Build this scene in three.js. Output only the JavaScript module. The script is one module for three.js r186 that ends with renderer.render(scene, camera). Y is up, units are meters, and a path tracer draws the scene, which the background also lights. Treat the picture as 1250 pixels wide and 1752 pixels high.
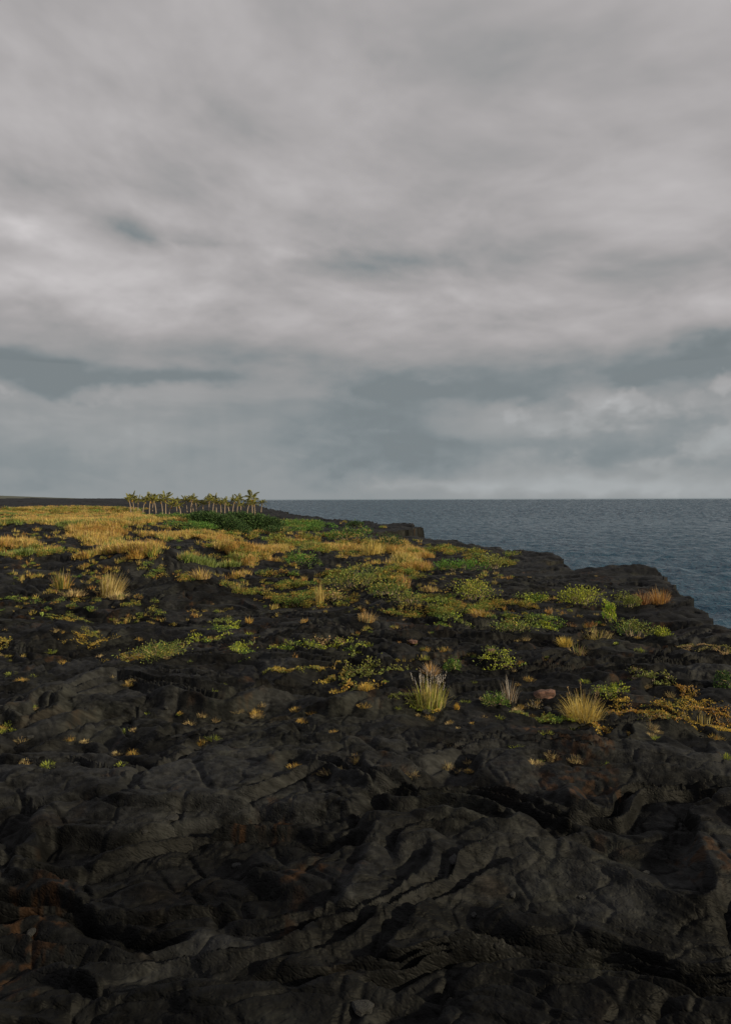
import * as THREE from 'three';
import { mergeGeometries } from 'three/addons/utils/BufferGeometryUtils.js';

// ------------------------------------------------------------------ camera, sky, sun, exposure
const F = 1216, CX = 625, HY = 854.5, EYE = 3.6;           // focal length and horizon in pixels of the 1250-wide photograph
const scene = new THREE.Scene();
const camera = new THREE.PerspectiveCamera(2 * Math.atan(876 / F) * 180 / Math.PI, 1250 / 1752, 0.1, 90000);
camera.position.set(0, EYE, 0);
camera.rotation.set(-Math.atan((876 - HY) / F), 0, -0.0028, 'YXZ');
const renderer = new THREE.WebGLRenderer({ antialias: true });
renderer.setSize(730, 1024);
renderer.toneMapping = THREE.LinearToneMapping;
renderer.toneMappingExposure = 1.0;
renderer.shadowMap.enabled = true;
renderer.shadowMap.type = THREE.PCFSoftShadowMap;

const sun = new THREE.DirectionalLight(new THREE.Color(1.0, 0.85, 0.56), 5.0);
sun.position.set(95, 40, 14);
sun.target.position.set(0, 0, -20);
sun.castShadow = true; sun.shadow.radius = 4; sun.shadow.mapSize.set(2048, 2048);
Object.assign(sun.shadow.camera, { left: -80, right: 80, top: 60, bottom: -60, near: 1, far: 400 });
scene.add(sun, sun.target);

// ------------------------------------------------------------------ random numbers and noise (seeded)
function rng(seed) {
  let a = seed >>> 0;
  return () => { a = (a + 0x6D2B79F5) >>> 0; let t = a; t = Math.imul(t ^ (t >>> 15), t | 1); t ^= t + Math.imul(t ^ (t >>> 7), t | 61); return ((t ^ (t >>> 14)) >>> 0) / 4294967296; };
}
const PERM = new Uint8Array(512); { const r = rng(77), p = [...Array(256).keys()]; for (let i = 255; i > 0; i--) { const j = Math.floor(r() * (i + 1)); [p[i], p[j]] = [p[j], p[i]]; } for (let i = 0; i < 512; i++) PERM[i] = p[i & 255]; }
const GX = new Float32Array(256), GY = new Float32Array(256); for (let i = 0; i < 256; i++) { GX[i] = Math.cos(i * 0.0245436926) * 1.42; GY[i] = Math.sin(i * 0.0245436926) * 1.42; }
function n2(x, y) {                                          // gradient noise, about -1..1
  const xi = Math.floor(x), yi = Math.floor(y), fx = x - xi, fy = y - yi, X = xi & 255, Y = yi & 255;
  const u = fx * fx * fx * (fx * (fx * 6 - 15) + 10), v = fy * fy * fy * (fy * (fy * 6 - 15) + 10);
  const a = PERM[PERM[X] + Y], b = PERM[PERM[X + 1] + Y], c = PERM[PERM[X] + Y + 1], d = PERM[PERM[X + 1] + Y + 1];
  const l = (p, q, t) => p + (q - p) * t;
  return l(l(GX[a] * fx + GY[a] * fy, GX[b] * (fx - 1) + GY[b] * fy, u), l(GX[c] * fx + GY[c] * (fy - 1), GX[d] * (fx - 1) + GY[d] * (fy - 1), u), v);
}
const fbm = (x, y, o = 4, g = 0.5) => { let s = 0, a = 1, f = 1; for (let i = 0; i < o; i++) { s += a * n2(x * f + i * 17.3, y * f - i * 9.1); a *= g; f *= 2.03; } return s; };
function n3(x, y, z) {                                       // value noise in space, 0..1
  const xi = Math.floor(x), yi = Math.floor(y), zi = Math.floor(z), fx = x - xi, fy = y - yi, fz = z - zi;
  const s = (t) => t * t * (3 - 2 * t), u = s(fx), v = s(fy), w = s(fz), h = (i, j, k) => PERM[PERM[PERM[(xi + i) & 255] + ((yi + j) & 255)] + ((zi + k) & 255)] / 255, l = (p, q, t) => p + (q - p) * t;
  return l(l(l(h(0, 0, 0), h(1, 0, 0), u), l(h(0, 1, 0), h(1, 1, 0), u), v), l(l(h(0, 0, 1), h(1, 0, 1), u), l(h(0, 1, 1), h(1, 1, 1), u), v), w);
}
const f3 = (x, y, z, o) => { let s = 0, a = 0.5, f = 1, t = 0; for (let i = 0; i < o; i++) { s += a * n3(x * f + 11.7 * i, y * f + 5.1 * i, z * f - 7.7 * i); t += a; a *= 0.52; f *= 2.07; } return s / t; };
const clamp = (x, a = 0, b = 1) => x < a ? a : x > b ? b : x;
const smooth = (a, b, x) => { const t = clamp((x - a) / (b - a)); return t * t * (3 - 2 * t); };
const mix = (a, b, t) => a + (b - a) * t;

// ------------------------------------------------------------------ sky: overcast with banks, rain curtains and distant heaped cloud
{
  const W = 4096, Hh = 2048, data = new Float32Array(W * Hh * 4);
  const D = Math.PI / 180;
  // soft banks: azimuth, elevation (degrees, seen from the shore), half width, half height, amount (negative = darker)
  const banks = [
    [-21, 9.6, 8, 0.75, -0.26], [-25, 9.0, 5, 0.75, -0.24], [-23.5, 8.2, 1.8, 0.6, -0.2], [-28.5, 9.4, 5, 1.0, -0.2], [-14, 9.3, 4, 0.6, -0.14], [-13, 8.6, 3, 0.4, -0.06],
    [-9, 11.4, 6, 0.9, -0.13], [-12, 12.4, 4, 0.6, -0.06], [26.5, 10.1, 4.5, 0.9, -0.34], [21.5, 9.2, 2.6, 0.8, -0.22], [18, 10.6, 6, 1.2, -0.16], [31, 11.3, 7, 1.0, -0.2],
    [4, 9.2, 8, 1.5, -0.20], [9, 8.3, 5, 0.7, -0.08], [1, 5.5, 5, 3.2, -0.23], [12, 8.4, 5, 0.9, -0.10], [-4, 3, 5, 2.5, -0.10], [9, 4.2, 6, 1.2, -0.08], [20, 3.2, 8, 0.8, -0.06], [-24, 2.5, 9, 1.5, -0.10],
    [-26, 7.0, 7, 1.2, 0.06], [-20, 15.5, 9, 2.0, 0.13], [-24, 13, 6, 1.0, 0.08], [-6, 15, 6, 1.5, 0.10], [-27, 19.2, 3.5, 0.8, 0.26], [-23, 18.4, 3, 0.5, 0.12], [-5.2, 19.5, 1.6, 0.7, 0.22], [16, 15, 9, 1.4, 0.06],
    [-15, 20, 5, 0.8, -0.16], [11, 19, 10, 1.4, -0.07], [0, 18, 4, 0.7, -0.07], [28, 16.6, 5, 1.3, -0.06], [20, 17.5, 5, 0.6, -0.05], [7, 1.5, 5, 0.5, 0.2], [20, 1.1, 9, 0.7, 0.24],
  ];
  const puffs = [[20.8, 7.2, 1.7, 0.7, 0.17], [19.4, 6.6, 1.2, 0.5, 0.08], [27.5, 7.9, 1.5, 0.6, 0.22], [29.8, 6.5, 1.4, 1.2, 0.22], [26, 7.0, 1.6, 0.7, 0.08], [12.3, 6.3, 0.8, 0.7, 0.12], [14.5, 5.8, 1.2, 0.5, 0.05], [-27.6, 8.3, 1.3, 0.3, 0.12], [-21, 8.0, 1.5, 0.3, 0.07]];
  for (let j = 0; j < Hh; j++) {
    const el = ((j + 0.5) / Hh - 0.5) * Math.PI, ed = el / D, ce = Math.cos(el), se = Math.sin(el);
    for (let i = 0; i < W; i++) {
      const k = (j * W + i) * 4;
      if (ed < -0.3) { data[k] = 0.20; data[k + 1] = 0.22; data[k + 2] = 0.235; data[k + 3] = 1; continue; }
      const ph = ((i + 0.5) / W - 0.5) * 2 * Math.PI, dx = ce * Math.cos(ph), dz = ce * Math.sin(ph);
      let ad = Math.atan2(dx, -dz) / D;                      // 0 = out along the view, positive to the right
      // cloud layer seen in perspective: noise on a sheet overhead, and on the far banks
      const q = 1 / (Math.max(se, 0) + 0.16), sx = dx * q, sz = dz * q;
      const warp = f3(sx * 1.1 + 3, sz * 1.1, 4.2, 3) - 0.5;
      const sheet = f3(sx * 1.6 + warp * 1.5, 8.8 + warp, sz * 1.6 - warp, 6) - 0.5;
      const fine = f3(sx * 5 + warp * 4, 2.2, sz * 5, 5) - 0.5;
      const band = f3(dx * 7 + warp, se * 26 + warp * 2, dz * 7, 5) - 0.5;
      const streak = f3(dx * 22, se * 3.2, dz * 22, 4) - 0.5;   // rain shafts
      let L = 0.312;
      L = mix(L, 0.365, smooth(6, 15, ed));
      L = mix(L, 0.41, smooth(20, 45, ed));
      let m = 1 + sheet * 0.62 * smooth(7, 16, ed) + band * 0.36 * smooth(1, 7, ed) * (1 - smooth(18, 30, ed) * 0.7) + fine * 0.5 * smooth(7, 16, ed) + streak * 0.18 * (1 - smooth(5, 10, ed)) * smooth(0.2, 1.5, ed);
      m += (1 - Math.abs(2 * f3(sx * 3.4 + warp * 4, 6.1, sz * 3.4, 5) - 1) - 0.62) * 0.22 * smooth(8, 15, ed);
      const heap = smooth(8, 17, Math.abs(ad)) * (ad > 0 ? 1 : 0.25) * smooth(1.2, 3, ed) * smooth(9.2, 7.2, ed);   // far heaped clouds under the layer
      if (heap > 0) { const b1 = f3(dx * 16 + warp, se * 30, dz * 16, 5), b2 = 1 - Math.abs(2 * f3(dx * 30 + b1 * 2, se * 48 + b1 * 2, dz * 30, 5) - 1); m += heap * ((b1 - 0.5) * 0.45 + smooth(0.46, 0.62, b1) * 0.13 * smooth(0.45, 1.0, b2)); }
      const wx = (f3(dx * 9, se * 14, dz * 9 + 4, 5) - 0.5), wy = (f3(dx * 9 + 9, se * 14, dz * 9, 5) - 0.5);
      if (Math.abs(ad) < 70 && ed < 32) {
        const a1 = ad + wx * 9, e1 = ed + wy * 3.2;
        const rag = (f3(dx * 30 + warp * 2, se * 60, dz * 30, 5) - 0.5) * 3.0;
        for (const b of banks) { const u = (a1 - b[0]) / b[2], v = (e1 - b[1]) / b[3], r = u * u + v * v + rag * (v < 0 ? 0.9 : 0.35); if (r < 7) m += b[4] * 1.15 * Math.exp(-Math.max(0, r) * 0.9); }
        const w2x = f3(dx * 34, se * 40, dz * 34, 5) - 0.5, w2y = f3(dx * 34 + 3, se * 40 + 7, dz * 34, 5) - 0.5;
        for (const b of puffs) { const u = (ad + w2x * 5 - b[0]) / b[2] / 1.25, v = (ed + w2y * 3.4 - b[1]) / b[3] / 1.25, r = u * u + v * v; if (r < 6) m += b[4] * 0.9 * smooth(1.6, 0.2, r) * (0.4 + 1.2 * (w2x + 0.5)); }
      }
      const rain = f3(dx * 13 + warp, se * 30, dz * 13, 5) - 0.42;
      L *= Math.max(0.45, 1 + (m - 1) * 1.12);
      { const fl = 0.212 + 0.05 * Math.max(-0.1, rain); if (L < fl + 0.05) { const t = Math.max(-1, (L - fl - 0.05) / 0.10); L = fl + 0.05 + 0.05 * Math.tanh(t * 2); } }   // the densest rain cloud still glows a little
      // bluish where thin and low, warmer grey where the layer is thick and lit
      const warm = smooth(0.20, 0.40, L) * smooth(3, 13, ed);
      const cool = smooth(0.34, 0.23, L); data[k] = L * mix(mix(0.945, 0.865, cool), 1.02, warm); data[k + 1] = L * mix(1.0, 0.978, warm); data[k + 2] = L * mix(mix(1.02, 1.06, cool), 0.985, warm); data[k + 3] = 1;
    }
  }
  const sky = new THREE.DataTexture(data, W, Hh, THREE.RGBAFormat, THREE.FloatType);
  sky.mapping = THREE.EquirectangularReflectionMapping; sky.magFilter = sky.minFilter = THREE.LinearFilter; sky.colorSpace = THREE.LinearSRGBColorSpace; sky.needsUpdate = true;
  scene.background = sky; scene.environment = sky;
}

// ------------------------------------------------------------------ the land: X to the right, D away from the viewer (world z = -D)
const COAST = [[90, -60], [55, -12], [30, 6], [17, 13.5], [10.9, 20], [11.3, 22.2], [12.0, 25], [13.0, 28.6], [14.2, 31], [14.0, 35], [11.2, 36], [11.0, 38], [12.0, 40], [12.1, 44], [11.0, 48], [9.3, 54.7], [6.6, 62], [3, 66], [1.5, 72], [4.5, 78], [7.4, 82], [6.6, 98], [1.6, 109], [-6.8, 127], [-16, 148], [-19, 168], [-22, 186], [-29, 215], [-35, 255], [-62, 400], [-210, 700], [-600, 1600], [-4000, 5000]];
const SEA = -15;
function coastDistance(x, d) {                               // metres inland (negative: out at sea)
  let best = 1e18, sgn = 1;
  for (let i = 0; i + 1 < COAST.length; i++) {
    const ax = COAST[i][0], ad = COAST[i][1], bx = COAST[i + 1][0] - ax, bd = COAST[i + 1][1] - ad;
    const t = clamp(((x - ax) * bx + (d - ad) * bd) / (bx * bx + bd * bd));
    const ex = x - ax - bx * t, ey = d - ad - bd * t, q = ex * ex + ey * ey;
    if (q < best - 1e-9) { best = q; sgn = bx * (d - ad) - bd * (x - ax) > 0 ? 1 : -1; }
  }
  return Math.sqrt(best) * sgn;
}
const cellCache = new Map();
function cellOf(i, j, seed) {
  const key = ((i + 4096) * 8192 + (j + 4096)) * 16 + seed;
  let c = cellCache.get(key);
  if (!c) {
    const r = rng((i * 73856093) ^ (j * 19349663) ^ (seed * 83492791));
    const th = 0.5 + (r() - 0.5) * 1.7;
    c = [i + r(), j + r(), Math.cos(th), Math.sin(th), 0.45 + r() * 0.45, 1.2 + r() * 1.0, r(), (r() - 0.5) * 0.5];
    cellCache.set(key, c);
  }
  return c;
}
let LU = 0, LV = 0, LR = 0;
function lobes(x, d, s, seed) {                              // overlapping toes and plates of lava, 0..1.6
  x /= s; d /= s;
  const xi = Math.floor(x), di = Math.floor(d);
  let best = 0; LR = 0;
  for (let i = -2; i <= 2; i++) for (let j = -2; j <= 2; j++) {
    const c = cellOf(xi + i, di + j, seed);
    const ex = x - c[0], ed = d - c[1], u = (ex * c[2] + ed * c[3]) / (c[4] * c[5]), v = (-ex * c[3] + ed * c[2]) / c[4], q = u * u + v * v;
    if (q < 1) { const p = 1 - q, w = (c[6] * 0.75 + 0.5) * Math.min(1, p * 4) * (2 - Math.min(1, p * 4)) + 0.3 * p + c[7] * u * 0.5; if (w > best) { best = w; LU = u * c[4] * c[5] * s; LV = v; LR = (c[6] * 7.3) % 1; } }
  }
  return best;
}
let onSlab = 0, PH = 0, PE = 1;                                          // broken crust: height of the plate here, distance from its joint
const plateTop = (c, ex, ed) => c[6] - 0.5 + ex * c[7] * 1.6 + ed * (c[6] * 3.7 % 1 - 0.6) * 0.9;
function plates(x, d, s, seed) {
  x /= s; d /= s; const xi = Math.floor(x), di = Math.floor(d); let f1 = 9, f2 = 9, b = null, e = null, bx = 0, bd = 0, cx = 0, cd = 0;
  for (let i = -1; i <= 1; i++) for (let j = -1; j <= 1; j++) {
    const c = cellOf(xi + i, di + j, seed), ex = x - c[0], ed = d - c[1], q = ex * ex + ed * ed;
    if (q < f1) { f2 = f1; e = b; cx = bx; cd = bd; f1 = q; b = c; bx = ex; bd = ed; } else if (q < f2) { f2 = q; e = c; cx = ex; cd = ed; }
  }
  PE = Math.sqrt(f2) - Math.sqrt(f1); const p1 = plateTop(b, bx, bd), p2 = plateTop(e, cx, cd); PH = p1 + (p2 - p1) * 0.5 * (1 - smooth(0, 0.17 / s, PE));
}
const gd = (py) => EYE * F / (py - HY);                       // distance of level ground seen at image row py
const gx = (px, py) => (px - CX) / F * gd(py);
// mounds and ledges one can point to: image place, half width and depth in metres, height, flatness
const MOUNDS = [
  [30, 925, 7, 5, 1.0], [85, 935, 5, 4, 0.7], [250, 925, 7.5, 7, 1.0], [330, 918, 5, 5, 0.7], [245, 990, 3.4, 2.6, 1.15], [320, 1015, 2.6, 2.2, 0.7], [170, 975, 3.4, 2.0, 0.7], [40, 985, 3.0, 1.8, 0.5], [400, 960, 3.5, 2.2, 0.6],
  [450, 945, 3.5, 3, 0.5], [1065, 985, 2.6, 1.8, 0.6], [690, 925, 5, 6, 0.4], [700, 1010, 3, 2.2, 0.4], [560, 1080, 1.9, 0.9, 0.22], [160, 1075, 2.4, 1.2, 0.3],
].map(([px, py, w, dd, h]) => [gx(px, py), gd(py), w, dd, h]);
const SLABS = [                                              // broad flat-topped plates with a broken front edge
  [-3.9, 12.8, 2.5, 1.15, 0.36, 0.12, 0.4], [-1.2, 12.0, 2.6, 0.5, 0.22, -0.12], [0.1, 11.3, 2.0, 0.55, 0.26, 0.06], [4.2, 12.0, 2.1, 0.5, 0.24, -0.05], [-5.8, 11.2, 1.7, 0.8, 0.24, 0.3], [6.7, 13.9, 1.8, 0.8, 0.22, 0.1], [2.6, 9.4, 2.3, 0.9, 0.24, -0.2], [-2.2, 8.6, 2.6, 0.9, 0.3, 0.25], [1.2, 6.6, 1.6, 0.6, 0.22, 0.1], [-1.5, 5.6, 1.3, 0.5, 0.2, -0.3], [4.6, 7.1, 1.6, 0.8, 0.3, 0.2], [-4.6, 6.6, 1.6, 0.7, 0.28, 0.1],
];
function terrain(x, d) {
  const rr = Math.hypot(x, d);
  let wob = 0; if (rr < 400) wob = fbm(x * 0.22 + 5, d * 0.22, 3) * 1.1 + n2(x * 1.3, d * 1.3) * 0.22;
  const sd = coastDistance(x, d) + wob * smooth(0, 14, Math.abs(d)) * (d > 60 ? 1.3 : 0.42);
  if (sd < -9) return SEA - 2.5;
  // large form
  let h = 0.7 * smooth(-2, -25, x) * smooth(16, 40, d) + 1.6 * smooth(-45, -95, x) * smooth(60, 140, d) + 2.1 * smooth(190, 420, d) * smooth(-65, -170, x);
  h += 1.9 * Math.exp(-rr * rr / 5.2);
  const far = smooth(40, 160, rr);
  h += fbm(x * 0.065 + 1.7, d * 0.065 + 8.3, 2) * mix(0.34, 0.5, far) * smooth(3, 12, rr);
  for (const m of MOUNDS) { const u = (x - m[0]) / m[2], v = (d - m[1]) / m[3], q = u * u + v * v; if (q < 6) h += m[4] * Math.exp(-q * 1.3); }
  if (rr < 700) {
    const wx = n2(x * 0.55 + 31, d * 0.55) * 0.8 + n2(x * 1.9, d * 1.9 + 7) * 0.16, wd = n2(x * 0.55, d * 0.55 + 53) * 0.8 + n2(x * 1.9 + 11, d * 1.9) * 0.16;
    const X = x + wx, Dd = d + wd;
    let slab = 0; onSlab = 0;
    if (rr < 24) for (const s of SLABS) {
      const ex = x - s[0] + wx * 0.5, ed = d - s[1] + wd * 0.45, c = Math.cos(s[5]), sn = Math.sin(s[5]), u = (ex * c + ed * sn) / s[2], v = (-ex * sn + ed * c) / s[3], q = u * u + v * v;
      if (q < 1.35) { const k = smooth(1.32, 0.62, q); slab = Math.max(slab, k); h += s[4] * k * (0.9 + (s[6] ?? 0.2) * v - 0.12 * q); }
    }
    onSlab = slab; const calm = 1 - 0.85 * slab;
    const big = lobes(X * 0.6, Dd, 4.2, 1);
    h += (big - 0.9) * 0.34 * calm;
    const tq = fbm(X * 0.075 + 12, Dd * 0.30 + 70, 3) * 5.5, tfl = Math.floor(tq), tfr = tq - tfl; h += (tfl + smooth(0.78, 1.0, tfr) - tq) * 0.20 * smooth(2.5, 6, rr);
    if (rr < 260) {
      h += (lobes(X * 0.62, Dd, 1.5, 2) - 0.9) * 0.11 * calm * mix(1, 1.5, far);
      if (rr < 30 && LR > 0.42 && tfr < 0.7 && (slab < 0.02 || slab > 0.98)) { const gap = rr < 9 ? 0.12 : 0.17, ph = Math.PI * (LU + 0.55 * LV * LV + n2(x * 1.1, d * 1.1) * 0.12) / gap; h += (1 - smooth(18, 30, rr)) * smooth(0.95, 0.55, Math.abs(LV)) * (rr < 9 ? 0.020 : 0.028) * calm * (0.55 - Math.abs(Math.sin(ph))); }
    }
    if (rr < 150) {
      const pl = smooth(-0.35, 0.1, n2(x * 0.13 + 21, d * 0.13 - 8)) * smooth(3, 7, rr);
      plates((x + wx * 0.5) * 0.5, d + wd * 0.5, 1.9, 7); h += pl * PH * 0.24; h -= pl * 0.10 * (1 - smooth(0, 0.07, PE));
      if (rr < 60) { plates((x + wx * 0.3) * 0.62 + 40, d + wd * 0.3, 0.72, 8); h += pl * calm * PH * 0.085; h -= (0.3 + 0.7 * pl) * 0.045 * (1 - smooth(0, 0.09, PE)); }
      if (rr < 24) { plates((x + wx * 0.2) * 0.7 + 90, d + wd * 0.2, 0.34, 9); const k = 1 - smooth(14, 24, rr); h += k * PH * 0.026; h -= k * 0.022 * (1 - smooth(0, 0.16, PE)); }
    }
    if (rr < 60) {
      h += (lobes((x + wx * 0.4) * 0.7, d + wd * 0.4, 0.6, 3) - 0.9) * 0.042 * calm;
      const cr = Math.abs(n2(X * 0.5 + 3, Dd * 0.42 + 90)); h -= 0.10 * Math.exp(-cr * cr * 600) * smooth(-0.1, 0.25, n2(x * 0.2 + 6, d * 0.2));
      
      // ropes: folded skin of the flow
      const near = 1 - smooth(16, 34, rr);
      if (near > 0) {
        const ur = Math.hypot((x + 6.9) * 0.8, (d - 15.4) * 0.75); if (ur < 1.6) h += 0.032 * smooth(1.6, 1.0, ur) * (0.5 - Math.abs(Math.sin(ur * 20 + n2(x * 1.2, d * 1.2) * 3)));
        const vr = Math.hypot(x - 1.9, (d - 12.9) * 0.7); if (vr < 1.2) h += 0.03 * smooth(1.2, 0.8, vr) * (0.5 - Math.abs(Math.sin(vr * 21 + n2(x * 1.5, d * 1.5) * 3)));
      }
      h += fbm(x * 3.1, d * 3.1, 4, 0.6) * 0.02 * near;
    }
    h += fbm(x * 0.9 + 8, d * 0.9, 3) * 0.05;
  }
  if (rr < 80 && sd < 9 && sd > -2) h = mix(h, h * 0.35 + 0.02, (1 - smooth(1, 9, sd)) * smooth(14, 24, rr));
  // rim and cliff
  const rim = Math.exp(-Math.pow((sd - 1.6) / 1.5, 2));
  h += rim * (0.03 + 0.14 * n2(x * 0.6 + 4, d * 0.6) + (rr < 140 ? 0.20 * (lobes(x, d, 0.6, 5) - 0.9) : 0));
  if (sd < 0.9) {
    const st = -sd + 0.9, face = Math.pow(clamp(st / 4.5), 0.55) * 15.5;
    const led = face + 0.55 * Math.sin(face * 1.7 + n2(x * 0.5, d * 0.5) * 3);
    h = Math.max(SEA - 2.5, h - led * (st > 0 ? 1 : 0));
  }
  return h;
}
const screen = (x, y, d) => [CX + F * x / d, HY + F * (EYE - y) / d];
function at(px, py) {                                        // where the sight line through a pixel of the photograph meets the ground
  const u = (px - CX) / F, v = (py - HY) / F;
  let d = 3.5, prev = 3.5;
  while (d < 900) {
    if (EYE - v * d < terrain(u * d, d)) {
      let a = prev, b = d;
      for (let k = 0; k < 12; k++) { const m = (a + b) / 2; if (EYE - v * m < terrain(u * m, m)) b = m; else a = m; }
      return new THREE.Vector3(u * b, terrain(u * b, b), -b);
    }
    prev = d; d += Math.max(0.03, d * 0.006);
  }
  const dd = Math.min(300, gd(Math.max(py, HY + 6))); return new THREE.Vector3(u * dd, terrain(u * dd, dd), -dd);
}

// ------------------------------------------------------------------ textures: grain of the rock, ripples of the water
function tile(n, fn) {
  const d = new Uint8Array(n * n * 4);
  for (let j = 0; j < n; j++) for (let i = 0; i < n; i++) { const c = fn(i / n, j / n), k = (j * n + i) * 4; for (let q = 0; q < 3; q++) d[k + q] = clamp(c.length ? c[q] : c) * 255; d[k + 3] = 255; }
  const t = new THREE.DataTexture(d, n, n); t.wrapS = t.wrapT = THREE.RepeatWrapping; t.magFilter = THREE.LinearFilter; t.minFilter = THREE.LinearMipmapLinearFilter; t.generateMipmaps = true; t.needsUpdate = true;
  return t;
}
function tn(x, y, p, o = 0) {                                 // gradient noise that repeats every p cells
  const xi = Math.floor(x), yi = Math.floor(y), fx = x - xi, fy = y - yi, w = (a) => ((a % p) + p) % p;
  const u = fx * fx * (3 - 2 * fx), v = fy * fy * (3 - 2 * fy), h = (i, j) => PERM[(PERM[(w(xi + i) + o) & 255] + w(yi + j)) & 255];
  const l = (q, r, t) => q + (r - q) * t, a = h(0, 0), b = h(1, 0), c = h(0, 1), e = h(1, 1);
  return l(l(GX[a] * fx + GY[a] * fy, GX[b] * (fx - 1) + GY[b] * fy, u), l(GX[c] * fx + GY[c] * (fy - 1), GX[e] * (fx - 1) + GY[e] * (fy - 1), u), v);
}
const tf = (x, y, p, o, oct) => { let s = 0, a = 1, f = 1; for (let i = 0; i < oct; i++) { s += a * tn(x * p * f, y * p * f, p * f, o + i * 31); a *= 0.55; f *= 2; } return s; };
const rockBump = tile(1024, (x, y) => {
  const wx = tf(x, y, 4, 3, 3) * 0.05, wy = tf(x, y, 4, 90, 3) * 0.05, X = x + wx, Y = y + wy;
  const crack = Math.abs(tf(X, Y, 7, 10, 3)), crack2 = Math.abs(tf(X, Y, 16, 50, 2));
  const pit = Math.max(0, tf(x, y, 64, 140, 2) - 0.35);
  return 0.5 + 0.20 * tf(X, Y, 8, 20, 6) - 0.10 * Math.exp(-crack * 30) - 0.05 * Math.exp(-crack2 * 24) - 0.25 * pit + 0.05 * tn(x * 150, y * 150, 150, 8);
});
const rockTone = tile(1024, (x, y) => {
  const a = tf(x, y, 5, 200, 5), b = tf(x, y, 11, 70, 4), c = tf(x, y, 60, 33, 2);
  const sp = tf(x, y, 110, 14, 2), v = 0.52 + 0.26 * a + 0.26 * b + 0.34 * c + 0.45 * Math.max(0, sp), rust = 0.5 * smooth(0.45, 0.75, tf(x, y, 6, 120, 4));
  return [v * mix(1, 1.22, rust), v * mix(1, 0.9, rust), v * mix(1, 0.7, rust)];
});
const waterNormal = (() => {                                 // slopes of wind chop on a 30 m tile
  const n = 1024, hgt = new Float32Array(n * n), d = new Uint8Array(n * n * 4);
  for (let j = 0; j < n; j++) for (let i = 0; i < n; i++) { const x = i / n, y = j / n, w = 0.02 * tf(x, y, 6, 3, 2); hgt[j * n + i] = 0.30 * tf(x + w, y, 10, 40, 2) - 0.30 * Math.abs(tf(x, y + w, 18, 77, 2)) + 0.10 * tf(x, y, 44, 150, 3); }
  const at_ = (i, j) => hgt[((j + n) % n) * n + (i + n) % n], c = n / 30 / 2;
  for (let j = 0; j < n; j++) for (let i = 0; i < n; i++) { const sx = -(at_(i + 1, j) - at_(i - 1, j)) * c, sy = -(at_(i, j + 1) - at_(i, j - 1)) * c, l = Math.hypot(sx, sy, 1), k = (j * n + i) * 4; d[k] = (sx / l * 0.5 + 0.5) * 255; d[k + 1] = (sy / l * 0.5 + 0.5) * 255; d[k + 2] = (1 / l * 0.5 + 0.5) * 255; d[k + 3] = 255; }
  const t = new THREE.DataTexture(d, n, n); t.wrapS = t.wrapT = THREE.RepeatWrapping; t.magFilter = THREE.LinearFilter; t.minFilter = THREE.LinearMipmapLinearFilter; t.generateMipmaps = true; t.needsUpdate = true; return t;
})();

// ------------------------------------------------------------------ ground sheet
const GOLD = [[0, 869], [60, 865], [130, 864], [235, 868], [250, 880], [330, 884], [350, 893], [470, 908], [500, 898], [540, 908], [620, 920], [690, 932], [722, 950], [722, 968], [640, 978], [560, 975], [520, 985], [430, 990], [350, 968], [300, 945], [255, 940], [120, 945], [0, 948]];
const BARE = [[50, 908, 92, 20], [100, 927, 60, 14], [275, 903, 95, 12], [245, 925, 45, 12], [320, 935, 62, 22], [450, 928, 48, 13], [690, 905, 62, 14], [660, 957, 55, 10], [560, 975, 20, 6], [400, 975, 40, 10], [20, 962, 120, 14]];
function inside(poly, x, y) { let c = false; for (let i = 0, j = poly.length - 1; i < poly.length; j = i++) { const [xi, yi] = poly[i], [xj, yj] = poly[j]; if ((yi > y) !== (yj > y) && x < (xj - xi) * (y - yi) / (yj - yi) + xi) c = !c; } return c; }
function goldCover(x, y, d) {                                // how much dry grass grows here, 0..1
  if (d < 22 || d > 230) return 0;
  const [px, py] = screen(x, y, d);
  if (px < -25) { if (d < 45) return 0; return smooth(-0.25, 0.2, fbm(x * 0.09, d * 0.09, 3)); }
  const ox = n2(x * 0.35 + 9, d * 0.3) * 22, oy = (n2(x * 0.3, d * 0.25 + 4) + 0.6 * n2(x * 0.9, d * 0.7)) * 13 * smooth(870, 930, py);
  if (!inside(GOLD, px + ox * smooth(875, 930, py), py + oy)) return 0;
  let c = 1; for (const [bx, by, w, hh] of BARE) { const q = ((px - bx) / w) ** 2 + ((py - by) / hh) ** 2; if (q < 0.95) c *= smooth(0.4, 0.95, q); }
  const patch = smooth(-0.2, 0.15, fbm(x * 0.2 + 3, d * 0.15, 4, 0.65) + 0.62 * smooth(380, 220, px) * smooth(945, 895, py) - 0.40 * smooth(260, 420, px));
  return c * patch;
}
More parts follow.
